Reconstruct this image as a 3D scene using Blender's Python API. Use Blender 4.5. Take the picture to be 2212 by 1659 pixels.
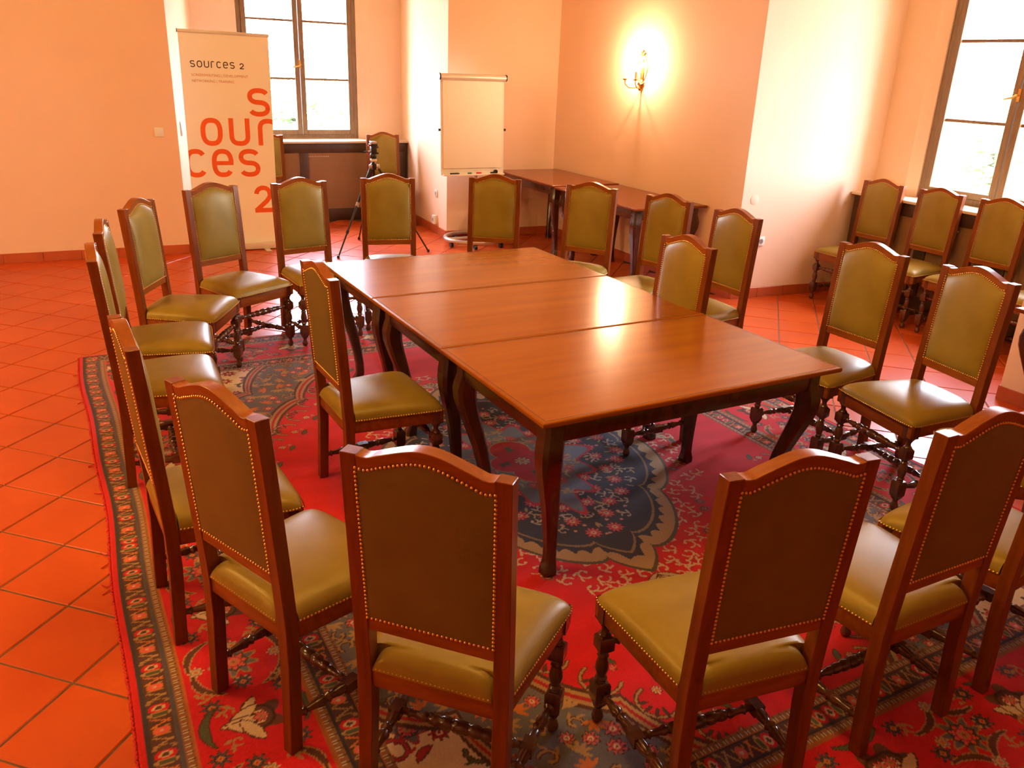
import bpy, bmesh, math, random
import numpy as np
from mathutils import Vector, Matrix

scene = bpy.context.scene
for o in list(bpy.data.objects):
    bpy.data.objects.remove(o)
col = scene.collection
PI = math.pi

# ------------------------------------------------------------------ camera
CAM = Vector((-1.3946, -2.2414, 1.9203))
CR = Vector((0.8778945, -0.4773912, 0.0374007))
CU = Vector((0.1407650, 0.3319333, 0.9327409))
CF = Vector((0.4576968, 0.8135834, -0.3586024))
FPX = 1773.49
cd = bpy.data.cameras.new('camera')
cd.sensor_fit = 'HORIZONTAL'; cd.sensor_width = 36.0; cd.lens = FPX * 36 / 2212
cd.clip_start = 0.02; cd.clip_end = 300
cam = bpy.data.objects.new('camera', cd); col.objects.link(cam)
M = Matrix(((CR.x, CU.x, -CF.x, CAM.x), (CR.y, CU.y, -CF.y, CAM.y), (CR.z, CU.z, -CF.z, CAM.z), (0, 0, 0, 1)))
cam.matrix_world = M
scene.camera = cam

# ------------------------------------------------------------------ world (bright overcast sky)
SKY = 54.0
w = bpy.data.worlds.new('sky'); scene.world = w; w.use_nodes = True
bg = w.node_tree.nodes['Background']
bg.inputs['Color'].default_value = (0.76, 0.86, 1.08, 1); bg.inputs['Strength'].default_value = SKY

# ------------------------------------------------------------------ exposure
vs = scene.view_settings
vs.view_transform = 'Standard'; vs.look = 'None'; vs.gamma = 1.0; vs.use_curve_mapping = False
vs.exposure = 0.26
scene.cycles.use_denoising = True
scene.cycles.max_bounces = 6
scene.cycles.diffuse_bounces = 4
scene.cycles.glossy_bounces = 3
scene.cycles.transparent_max_bounces = 6
scene.cycles.use_adaptive_sampling = True
scene.cycles.adaptive_threshold = 0.10
scene.cycles.adaptive_min_samples = 16
scene.cycles.sample_clamp_indirect = 8.0
LAMP = 40.0                                  # watts of one candle bulb
LAMP_COL = (1.0, 0.70, 0.25)

def portal(name, loc, rot, sx, sy):          # marks the window opening for the sky sampler
    l = bpy.data.lights.new(name, 'AREA'); l.shape = 'RECTANGLE'; l.size = sx; l.size_y = sy
    l.cycles.is_portal = True
    o = bpy.data.objects.new(name, l); col.objects.link(o); o.location = loc; o.rotation_euler = rot
portal('window_light', (1.49, 9.25, 2.05), (-PI / 2, 0, 0), 1.7, 2.4)
portal('window_light', (6.25, 1.99, 2.05), (0, PI / 2, 0), 2.4, 1.7)

# ------------------------------------------------------------------ helpers
def link(name, me, mat=None, parent=None):
    o = bpy.data.objects.new(name, me); col.objects.link(o)
    if mat is not None and me is not None and len(me.materials) == 0: me.materials.append(mat)
    if parent is not None: o.parent = parent
    return o
def empty(name, loc=(0, 0, 0), rz=0.0):
    o = bpy.data.objects.new(name, None); col.objects.link(o)
    o.location = loc; o.rotation_euler = (0, 0, rz); o.empty_display_size = 0.1
    return o
def tag(o, label, cat, group=None):
    o['label'] = label; o['category'] = cat
    if group: o['group'] = group
    return o
def struct(o): o['kind'] = 'structure'; return o
def copy_tree(o, parent=None):
    c = o.copy(); col.objects.link(c); c.parent = parent
    for ch in o.children: copy_tree(ch, c)
    return c

class MB:
    """collects vertices and faces of ONE mesh"""
    def __init__(s): s.v = []; s.f = []
    def add(s, vs, fs):
        n = len(s.v); s.v += [tuple(p) for p in vs]; s.f += [tuple(i + n for i in f) for f in fs]; return s
    def box(s, x0, x1, y0, y1, z0, z1, T=None):
        vs = [(x0, y0, z0), (x1, y0, z0), (x1, y1, z0), (x0, y1, z0), (x0, y0, z1), (x1, y0, z1), (x1, y1, z1), (x0, y1, z1)]
        if T is not None: vs = [T @ Vector(p) for p in vs]
        return s.add(vs, [(0, 3, 2, 1), (4, 5, 6, 7), (0, 1, 5, 4), (1, 2, 6, 5), (2, 3, 7, 6), (3, 0, 4, 7)])
    def loft(s, rings, cap=True, closed=True):
        n = len(rings[0]); vs = [p for r in rings for p in r]; fs = []
        m = n if closed else n - 1
        for i in range(len(rings) - 1):
            for j in range(m):
                a = i * n + j; b = i * n + (j + 1) % n
                fs.append((a, b, b + n, a + n))
        if cap:
            fs.append(tuple(range(n - 1, -1, -1))); fs.append(tuple(range((len(rings) - 1) * n, len(rings) * n)))
        return s.add(vs, fs)
    def lathe(s, prof, o=(0, 0, 0), seg=12, axis=None):
        """prof: list of (t, r) along axis (default z)"""
        ax = Vector(axis).normalized() if axis is not None else Vector((0, 0, 1))
        up = Vector((1, 0, 0)) if abs(ax.x) < .9 else Vector((0, 1, 0))
        e1 = (up - ax * up.dot(ax)).normalized(); e2 = ax.cross(e1); o = Vector(o)
        rings = [[o + ax * t + (e1 * math.cos(2 * PI * k / seg) + e2 * math.sin(2 * PI * k / seg)) * r for k in range(seg)] for t, r in prof]
        return s.loft(rings)
    def tube(s, pts, r, seg=8, cap=True):
        pts = [Vector(p) for p in pts]; rings = []; e1 = None
        for i, p in enumerate(pts):
            d = (pts[min(i + 1, len(pts) - 1)] - pts[max(i - 1, 0)]).normalized()
            if e1 is None:
                up = Vector((0, 0, 1)) if abs(d.z) < .9 else Vector((1, 0, 0))
                e1 = (up - d * up.dot(d)).normalized()
            else: e1 = (e1 - d * e1.dot(d)).normalized()
            e2 = d.cross(e1); rr = r[i] if isinstance(r, (list, tuple)) else r
            rings.append([p + (e1 * math.cos(2 * PI * k / seg) + e2 * math.sin(2 * PI * k / seg)) * rr for k in range(seg)])
        return s.loft(rings, cap)
    def prism(s, pts, z0, z1):
        a = sum(pts[i][0] * pts[(i + 1) % len(pts)][1] - pts[(i + 1) % len(pts)][0] * pts[i][1] for i in range(len(pts)))
        if a < 0: pts = pts[::-1]
        return s.loft([[(x, y, z0) for x, y in pts], [(x, y, z1) for x, y in pts]])
    def mesh(s, name, bevel=0.0, smooth=35, seg=2, fix=True):
        me = bpy.data.meshes.new(name); me.from_pydata(s.v, [], s.f)
        if fix or bevel:
            bm = bmesh.new(); bm.from_mesh(me)
            bmesh.ops.recalc_face_normals(bm, faces=bm.faces)
            if bevel:
                es = [e for e in bm.edges if len(e.link_faces) == 2 and e.calc_face_angle(0) > math.radians(40)]
                bmesh.ops.bevel(bm, geom=es, offset=bevel, segments=seg, profile=0.5, affect='EDGES', clamp_overlap=True)
            bm.to_mesh(me); bm.free()
        if smooth:
            me.shade_smooth(); me.set_sharp_from_angle(angle=math.radians(smooth))
        return me
    def build(s, name, mat, parent=None, bevel=0.0, smooth=35, seg=2):
        return link(name, s.mesh(name, bevel, smooth, seg), mat, parent)

# ------------------------------------------------------------------ materials
def nodes(name):
    m = bpy.data.materials.new(name); m.use_nodes = True
    return m, m.node_tree.nodes, m.node_tree.links, m.node_tree.nodes['Principled BSDF']
def mat(name, c, rough=0.5, c2=None, scale=8.0, stretch=(1, 1, 1), bump=0.0, bscale=60.0, metal=0.0, spec=0.5,
        coat=0.0, coat_r=0.1, detail=2.5, space='Object', emit=None, es=0.0, rough2=None, tint=(1, 1, 1)):
    m, N, L, P = nodes(name)
    P.inputs['Base Color'].default_value = (*c, 1); P.inputs['Roughness'].default_value = rough
    P.inputs['Metallic'].default_value = metal; P.inputs['Specular IOR Level'].default_value = spec
    P.inputs['Specular Tint'].default_value = (*tint, 1); P.inputs['Coat Weight'].default_value = coat; P.inputs['Coat Roughness'].default_value = coat_r
    if emit: P.inputs['Emission Color'].default_value = (*emit, 1); P.inputs['Emission Strength'].default_value = es
    tc = N.new('ShaderNodeTexCoord'); mp = N.new('ShaderNodeMapping'); mp.inputs['Scale'].default_value = stretch
    if space == 'World':
        g = N.new('ShaderNodeNewGeometry'); L.new(g.outputs['Position'], mp.inputs['Vector'])
    else: L.new(tc.outputs[space], mp.inputs['Vector'])
    if c2 is not None:
        n = N.new('ShaderNodeTexNoise'); n.inputs['Scale'].default_value = scale; n.inputs['Detail'].default_value = detail
        n.inputs['Roughness'].default_value = 0.6
        L.new(mp.outputs['Vector'], n.inputs['Vector'])
        r = N.new('ShaderNodeValToRGB'); r.color_ramp.elements[0].position = 0.32; r.color_ramp.elements[1].position = 0.68
        r.color_ramp.elements[0].color = (*c, 1); r.color_ramp.elements[1].color = (*c2, 1)
        L.new(n.outputs['Fac'], r.inputs['Fac']); L.new(r.outputs['Color'], P.inputs['Base Color'])
        if rough2 is not None:
            mr = N.new('ShaderNodeMapRange'); mr.inputs['To Min'].default_value = rough; mr.inputs['To Max'].default_value = rough2
            L.new(n.outputs['Fac'], mr.inputs['Value']); L.new(mr.outputs['Result'], P.inputs['Roughness'])
    if bump:
        n2 = N.new('ShaderNodeTexNoise'); n2.inputs['Scale'].default_value = bscale; n2.inputs['Detail'].default_value = 2
        L.new(mp.outputs['Vector'], n2.inputs['Vector'])
        b = N.new('ShaderNodeBump'); b.inputs['Strength'].default_value = bump; b.inputs['Distance'].default_value = 0.01
        L.new(n2.outputs['Fac'], b.inputs['Height']); L.new(b.outputs['Normal'], P.inputs['Normal'])
    return m

m_wall = mat('wall_paint', (0.82, 0.565, 0.39), 0.85, (0.84, 0.585, 0.41), 1.6, bump=0.10, bscale=9, space='World', spec=0.2)
m_ceil = mat('ceiling_warm_tint', (0.82, 0.64, 0.42), 0.9, bump=0.05, bscale=10, space='World', spec=0.2)  # unseen ceiling; warm light put into its colour so reflections turn gold
m_tile = mat('terracotta_tile', (0.47, 0.056, 0.005), 0.26, (0.56, 0.082, 0.009), 1.7, bump=0.05, bscale=14, space='World', rough2=0.36, spec=0.34)
m_grout = mat('grout', (0.10, 0.052, 0.022), 0.8, (0.14, 0.075, 0.032), 20, space='World')
m_skirt = mat('terracotta_skirting', (0.42, 0.075, 0.022), 0.4, (0.50, 0.11, 0.035), 3, space='World')
m_wood = mat('chair_wood', (0.135, 0.027, 0.004), 0.30, (0.195, 0.044, 0.008), 7, (6, 6, 0.7), bump=0.05, bscale=40, tint=(1, .68, .38))
m_rail = mat('chair_wood_rail', (0.20, 0.044, 0.005), 0.30, (0.29, 0.076, 0.010), 7, (0.7, 6, 6), bump=0.05, bscale=40, tint=(1, .68, .38))
m_dark = mat('dark_turned_wood', (0.075, 0.022, 0.010), 0.22, (0.12, 0.036, 0.014), 9, (4, 4, 1), coat=0.4, coat_r=0.12)
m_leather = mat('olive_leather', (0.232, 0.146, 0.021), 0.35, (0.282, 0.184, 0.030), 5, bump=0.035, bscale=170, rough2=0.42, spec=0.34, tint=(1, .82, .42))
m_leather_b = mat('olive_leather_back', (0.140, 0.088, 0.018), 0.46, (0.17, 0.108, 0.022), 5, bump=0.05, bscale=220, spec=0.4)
m_brass = mat('brass_nail', (0.72, 0.42, 0.13), 0.32, metal=1.0)
m_top = mat('table_top_wood', (0.27, 0.068, 0.003), 0.20, (0.31, 0.084, 0.004), 1.6, (0.6, 7, 7), spec=0.34, tint=(1, .66, .30))
m_tdark = mat('table_leg_wood', (0.042, 0.013, 0.006), 0.25, (0.075, 0.022, 0.009), 8, (3, 3, 1), coat=0.3, coat_r=0.14)
m_top2 = mat('side_table_wood', (0.17, 0.030, 0.006), 0.18, (0.23, 0.048, 0.010), 1.6, (7, 0.6, 7), spec=0.35, tint=(1, .75, .55))
m_frame = mat('hazed_frame_wood', (0.19, 0.11, 0.05), 0.45, (0.25, 0.15, 0.07), 8, (6, 6, 1))  # dark wood lightened; the window glare haze is put into its colour
m_cab = mat('radiator_cover_wood', (0.060, 0.026, 0.014), 0.4, (0.085, 0.036, 0.020), 6)
m_sill = mat('sill_wood', (0.62, 0.47, 0.30), 0.35, (0.70, 0.55, 0.38), 6, space='World')
m_white = mat('white_plastic', (0.84, 0.81, 0.74), 0.35)
m_paper = mat('flip_paper', (0.90, 0.88, 0.80), 0.7)
m_banner = mat('banner_vinyl', (0.92, 0.90, 0.82), 0.55)
m_orange = mat('banner_orange_print', (0.80, 0.12, 0.012), 0.55)
m_brown = mat('banner_dark_print', (0.045, 0.018, 0.012), 0.55)
m_sub = mat('banner_tan_print', (0.58, 0.24, 0.10), 0.55)
m_alu = mat('aluminium', (0.74, 0.70, 0.62), 0.38, metal=0.25)
m_grey = mat('grey_metal', (0.55, 0.50, 0.46), 0.3, metal=0.6)
m_black = mat('black_plastic', (0.015, 0.014, 0.014), 0.35)
m_red = mat('red_plastic', (0.6, 0.02, 0.015), 0.4)
m_green = mat('green_plastic', (0.03, 0.14, 0.05), 0.4)
m_gold = mat('gilt_brass', (0.62, 0.36, 0.09), 0.28, (0.45, 0.24, 0.05), 30, metal=1.0)
m_candle = mat('candle_sleeve', (0.85, 0.72, 0.45), 0.5)
m_bulb = mat('bulb_glow', (1, 0.9, 0.6), 0.4, emit=(1.0, 0.62, 0.22), es=45.0)
m_lawn = mat('lawn', (0.10, 0.16, 0.05), 0.9, (0.16, 0.22, 0.08), 0.6, space='World')
m_bark = mat('bark', (0.10, 0.07, 0.045), 0.9)
m_leaf = mat('leaf', (0.22, 0.34, 0.13), 0.6, (0.32, 0.46, 0.20), 3)
m_stone = mat('outer_wall_render', (0.72, 0.62, 0.50), 0.9)

def glass_mat():
    m, N, L, P = nodes('window_glass'); N.remove(P)
    t = N.new('ShaderNodeBsdfTransparent'); g = N.new('ShaderNodeBsdfGlossy'); g.inputs['Roughness'].default_value = 0.02
    x = N.new('ShaderNodeMixShader'); x.inputs['Fac'].default_value = 0.06
    L.new(t.outputs[0], x.inputs[1]); L.new(g.outputs[0], x.inputs[2]); L.new(x.outputs[0], N['Material Output'].inputs['Surface'])
    return m
m_glass = glass_mat()
def cane_mat():
    m, N, L, P = nodes('cane_webbing'); P.inputs['Roughness'].default_value = 0.6
    tc = N.new('ShaderNodeTexCoord'); ck = N.new('ShaderNodeTexChecker'); ck.inputs['Scale'].default_value = 130
    ck.inputs['Color1'].default_value = (0.52, 0.26, 0.10, 1); ck.inputs['Color2'].default_value = (0.18, 0.08, 0.032, 1)
    L.new(tc.outputs['Object'], ck.inputs['Vector'])
    n = N.new('ShaderNodeTexNoise'); n.inputs['Scale'].default_value = 2.5; L.new(tc.outputs['Object'], n.inputs['Vector'])
    mx = N.new('ShaderNodeMix'); mx.data_type = 'RGBA'; mx.blend_type = 'MULTIPLY'; mx.inputs['Factor'].default_value = 0.25
    L.new(ck.outputs['Color'], mx.inputs['A']); L.new(n.outputs['Fac'], mx.inputs['B']); L.new(mx.outputs['Result'], P.inputs['Base Color'])
    return m
m_cane = cane_mat()

# ------------------------------------------------------------------ room plan
HC = 3.9                                                   # ceiling height
def By(x): return 6.611 - 0.0391 * (x - 4.043)             # back wall line
def Rx(y): return 4.043 + 0.0213 * (y - 6.611)             # right wall line
XL, YF = -6.3, -8.0                                        # left wall, wall behind the camera
N1 = [(-0.232, By(-0.232)), (0.245, 8.46), (0.625, 8.485), (0.765, 8.53)]          # niche 1, left side
N1R = [(2.64, By(2.64)), (2.79, 8.46), (2.365, 8.485), (2.215, 8.53)]           # niche 1, right side
N2 = [(Rx(3.26), 3.26), (5.48, 3.11), (5.50, 2.79), (5.55, 2.69)]             # niche 2, far side
N2R = [(3.905, 0.62), (5.48, 0.82), (5.50, 1.15), (5.55, 1.23)]                # niche 2, near side

def prism_obj(name, pts, z0, z1, m, parent=None):
    return MB().prism(pts, z0, z1).build(name, m, parent, smooth=0)
floor = struct(MB().prism([(XL, YF), (4.2, YF), (6.3, 0.9), (6.3, 3.3), (4.3, 6.5), (2.9, 9.1), (-0.4, 9.1), (XL, 7.0)], -0.2, -0.004).build('floor', m_grout, smooth=0))
struct(prism_obj('ceiling', [(XL - .3, YF - .3), (6.4, YF - .3), (6.4, 9.25), (XL - .3, 9.25)], HC, HC + 0.15, m_ceil))
struct(prism_obj('wall_back', [(XL - .3, By(XL - .3))] + N1 + [(0.765, 9.0), (0.68, 9.2), (XL - .3, 9.2)], -0.05, HC, m_wall))
struct(prism_obj('wall_back_pier', N1R[:1] + [(Rx(6.611), 6.611), (6.35, 9.2), (2.30, 9.2), (2.215, 9.0)] + N1R[:0:-1], -0.05, HC, m_wall))
struct(prism_obj('wall_right', [(Rx(6.611), 6.611)] + N2 + [(6.0, 2.69), (6.2, 2.78), (6.2, 9.2)], -0.05, HC, m_wall))
struct(prism_obj('wall_right_pier', N2R + [(6.0, 1.23), (6.2, 1.14), (6.2, YF), (3.80, YF)], -0.05, HC, m_wall))
struct(prism_obj('wall_left', [(XL - .3, YF), (XL, YF), (XL, 6.99), (XL - .3, 6.99)], -0.05, HC, m_wall))
struct(prism_obj('wall_front', [(XL - .3, YF - .3), (6.35, YF - .3), (6.35, YF), (XL - .3, YF)], -0.05, HC, m_wall))
def head(name, poly, wpoly, spoly):                        # niche head, window head and parapet under the window
    struct(prism_obj(name + '_niche_head', poly, 3.35, HC, m_wall))
    struct(prism_obj(name + '_window_head', wpoly, 3.12, HC, m_wall))
    struct(prism_obj(name + '_parapet', spoly, -0.05, 0.955, m_wall))
head('wall_back', N1 + N1R[::-1], [(0.765, 8.53), (2.215, 8.53), (2.30, 9.2), (0.68, 9.2)], [(0.765, 8.51), (2.215, 8.51), (2.30, 9.2), (0.68, 9.2)])
head('wall_right', N2 + N2R[::-1], [(5.55, 2.69), (5.55, 1.23), (6.2, 1.14), (6.2, 2.78)], [(5.53, 2.69), (5.53, 1.23), (6.2, 1.14), (6.2, 2.78)])

# ------------------------------------------------------------------ floor tiles (diagonal grid)
DG = 0.4555; SIDE = DG / math.sqrt(2)
def inside_room(x, y):
    if XL < x < Rx(y) + .12 and YF < y < By(x) + .12: return True
    if y >= 6.4 and y < 8.25 and -0.3 + (y - 6.7) * .29 < x < 2.80: return True
    if x >= 3.8 and x < 5.3 and 0.55 + (x - 3.9) * .29 < y < 3.35: return True
    return False
RUG_C = (0.56, 1.09); RUG_H = (1.96, 2.59)
def pixel(p):
    d = Vector(p) - CAM; z = d.dot(CF)
    if z < 0.05: return None
    return 1106 + FPX * d.dot(CR) / z, 829.5 - FPX * d.dot(CU) / z, z
tb = MB(); h = SIDE / 2 - 0.0035; b = 0.004
ring = lambda r, z: [(-r, -r, z), (r, -r, z), (r, r, z), (-r, r, z)]
tb.loft([ring(h, -0.012), ring(h, -0.003), ring(h - b, 0.0)], cap=False); tb.add(ring(h - b, 0.0), [(0, 1, 2, 3)])
tile_me = tb.mesh('tile', smooth=0); tile_me.materials.append(m_tile)
spots = []
for i in range(-20, 24):
    for j in range(-26, 26):
        for off in (0, 0.5):
            x = -1.5625 + (i + off) * DG; y = 0.295 + (j + off) * DG + DG / 2
            if not inside_room(x, y): continue
            px = pixel((x, y, 0)); seen = False; sz = 0
            under = abs(x - RUG_C[0]) < RUG_H[0] - .26 and abs(y - RUG_C[1]) < RUG_H[1] - .26
            if px and -60 < px[0] < 2272 and 300 < px[1] < 1720 and not under: seen = True; sz = 1 / px[2]
            spots.append((seen, sz, x, y))
spots.sort(key=lambda t: (not t[0], -t[1]))
rnd = random.Random(3)
rest = MB()
for k, (seen, sz, x, y) in enumerate(spots):
    R45 = Matrix.Translation((x, y, rnd.uniform(-.0008, .0004))) @ Matrix.Rotation(PI / 4, 4, 'Z')
    if seen and k < 300:
        o = bpy.data.objects.new('tile', tile_me); col.objects.link(o); o.parent = floor; o.matrix_local = R45
    else:
        rest.add([R45 @ v.co for v in tile_me.vertices], [tuple(p.vertices) for p in tile_me.polygons])
ro = rest.build('tile_paving', m_tile, floor, smooth=0); ro['kind'] = 'stuff'

# ------------------------------------------------------------------ skirting: one tile after another along the wall feet
def skirting(name, pts, flip=1):
    root = struct(empty(name))
    for (x0, y0), (x1, y1) in zip(pts[:-1], pts[1:]):
        d = Vector((x1 - x0, y1 - y0, 0)); Ln = d.length; d.normalize(); n = Vector((-d.y, d.x, 0)) * flip
        k = max(1, round(Ln / 0.323)); st = Ln / k
        for i in range(k):
            a = Vector((x0, y0, 0)) + d * (i * st + .0012); e = Vector((x0, y0, 0)) + d * ((i + 1) * st - .0012)
            t = 0.013
            mb = MB(); mb.prism([(a.x, a.y), (e.x, e.y), ((e + n * t).x, (e + n * t).y), ((a + n * t).x, (a + n * t).y)], -0.001, 0.0916)
            mb.build('skirting_tile', m_skirt, root, bevel=0.002, smooth=0, seg=1)
    return root
skirting('baseboard_back', [(-2.9, By(-2.9))] + N1[:2], -1)
skirting('baseboard_back_right', [N1R[1], N1R[0], (Rx(6.611), 6.611)], -1)
skirting('baseboard_right', [(Rx(6.611), 6.611)] + N2[:2], -1)
skirting('baseboard_right_near', [N2R[1], N2R[0], (3.88, -0.5)], -1)

# ------------------------------------------------------------------ windows
def window(name, A, Bp, z0, z1, muntins, inward):
    """A, Bp: plan points of the two sides of the frame, inward: unit vector to the room"""
    root = struct(empty(name, ((A[0] + Bp[0]) / 2, (A[1] + Bp[1]) / 2, z0)))
    d = Vector((Bp[0] - A[0], Bp[1] - A[1], 0)); W = d.length; d.normalize(); n = Vector(inward)
    T = Matrix(((d.x, n.x, 0, 0), (d.y, n.y, 0, 0), (0, 0, 1, 0), (0, 0, 0, 1)))
    H = z1 - z0
    fw = 0.055
    f = MB()
    f.box(-W / 2, -W / 2 + fw, -.05, .03, 0, H, T); f.box(W / 2 - fw, W / 2, -.05, .03, 0, H, T)
    f.box(-W / 2 + fw, W / 2 - fw, -.05, .03, 0, fw, T); f.box(-W / 2 + fw, W / 2 - fw, -.05, .03, H - fw, H, T)
    f.build('frame', m_frame, root, bevel=.004, smooth=0, seg=1)
    sw = 0.058
    for s in (-1, 1):
        xa, xb = (-W / 2 + fw, -0.004) if s < 0 else (0.004, W / 2 - fw)
        q = MB()
        q.box(xa, xa + sw, -.03, .045, fw, H - fw, T); q.box(xb - sw, xb, -.03, .045, fw, H - fw, T)
        q.box(xa + sw, xb - sw, -.03, .045, fw, fw + sw, T); q.box(xa + sw, xb - sw, -.03, .045, H - fw - sw, H - fw, T)
        sash = q.build('sash', m_frame, root, bevel=.004, smooth=0, seg=1)
        zs = [fw + sw] + [z - z0 for z in muntins] + [H - fw - sw]
        for z in zs[1:-1]:
            MB().box(xa + sw, xb - sw, -.018, .02, z - .013, z + .013, T).build('glazing_bar', m_frame, sash, bevel=.003, smooth=0, seg=1)
        for za, zb in zip(zs[:-1], zs[1:]):
            MB().box(xa + sw - .005, xb - sw + .005, -.004, .0, za, zb, T).build('pane', m_glass, sash, smooth=0)
    hb = MB(); hz = 1.62 - z0 + .25
    hb.box(-.012, .012, .045, .055, hz - .05, hz + .05, T)
    hb.tube([T @ Vector((0, .05, hz)), T @ Vector((0, .085, hz)), T @ Vector((-.03, .09, hz - .02)), T @ Vector((-.095, .088, hz - .035))], .009)
    hd = hb.build('handle', m_brass, root); hd['label'] = 'polished window handle'
    return root
window('window_1', (0.765, 8.575), (2.215, 8.575), 0.985, 3.12, (1.70, 2.36), (0, -1, 0))
window('window_2', (5.595, 2.69), (5.595, 1.23), 0.955, 3.12, (1.64, 2.28), (-1, 0, 0))

# sills and radiator covers
struct(MB().prism([(0.16, 8.165), (2.765, 8.165), N1R[1], N1R[2], N1R[3], N1[3], N1[2], N1[1]], 0.962, 0.988).build('trim_1', m_sill, bevel=.004, smooth=0))
struct(MB().prism([(5.215, 3.13), (5.215, 0.79), N2R[1], N2R[2], N2R[3], N2[3], N2[2], N2[1]], 0.935, 0.960).build('trim_2', m_sill, bevel=.004, smooth=0))

def radiator_cover(W, H, stiles, name, loc, rz, label):
    root = empty(name, loc, rz); tag(root, label, 'radiator cover')
    MB().box(-W / 2, W / 2, 0, .05, 0, .15).build('plinth', m_cab, root, bevel=.003)
    MB().box(-W / 2, W / 2, .0, .035, H - .115, H).build('top_rail', m_cab, root, bevel=.003)
    for s in stiles:
        MB().box(s - .055, s + .055, .0, .035, .15, H - .115).build('stile', m_cab, root, bevel=.003)
    for a, c in zip(stiles[:-1], stiles[1:]):
        MB().box(a + .055, c - .055, .018, .026, .15, H - .115).build('cane_panel', m_cane, root)
        lip = MB(); x0, x1 = a + .055, c - .055
        for k in range(12):
            xx = x0 + .005 + k * .022
            lip.box(xx, xx + .010, .010, .018, H - .165, H - .155)
        lip.build('lattice_edge', m_sill, root, smooth=0)
    return root
radiator_cover(2.56, 0.962, [-1.225, -0.07, 1.225], 'radiator_cover', (1.468, 8.195, 0), 0,
               'dark radiator cover with cane panels under the window behind the banner')
radiator_cover(2.28, 0.935, [-1.085, -0.36, 0.36, 1.085], 'radiator_cover', (5.245, 1.97, 0), -PI / 2,
               'dark radiator cover behind the chairs under the right-hand window')

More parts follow.
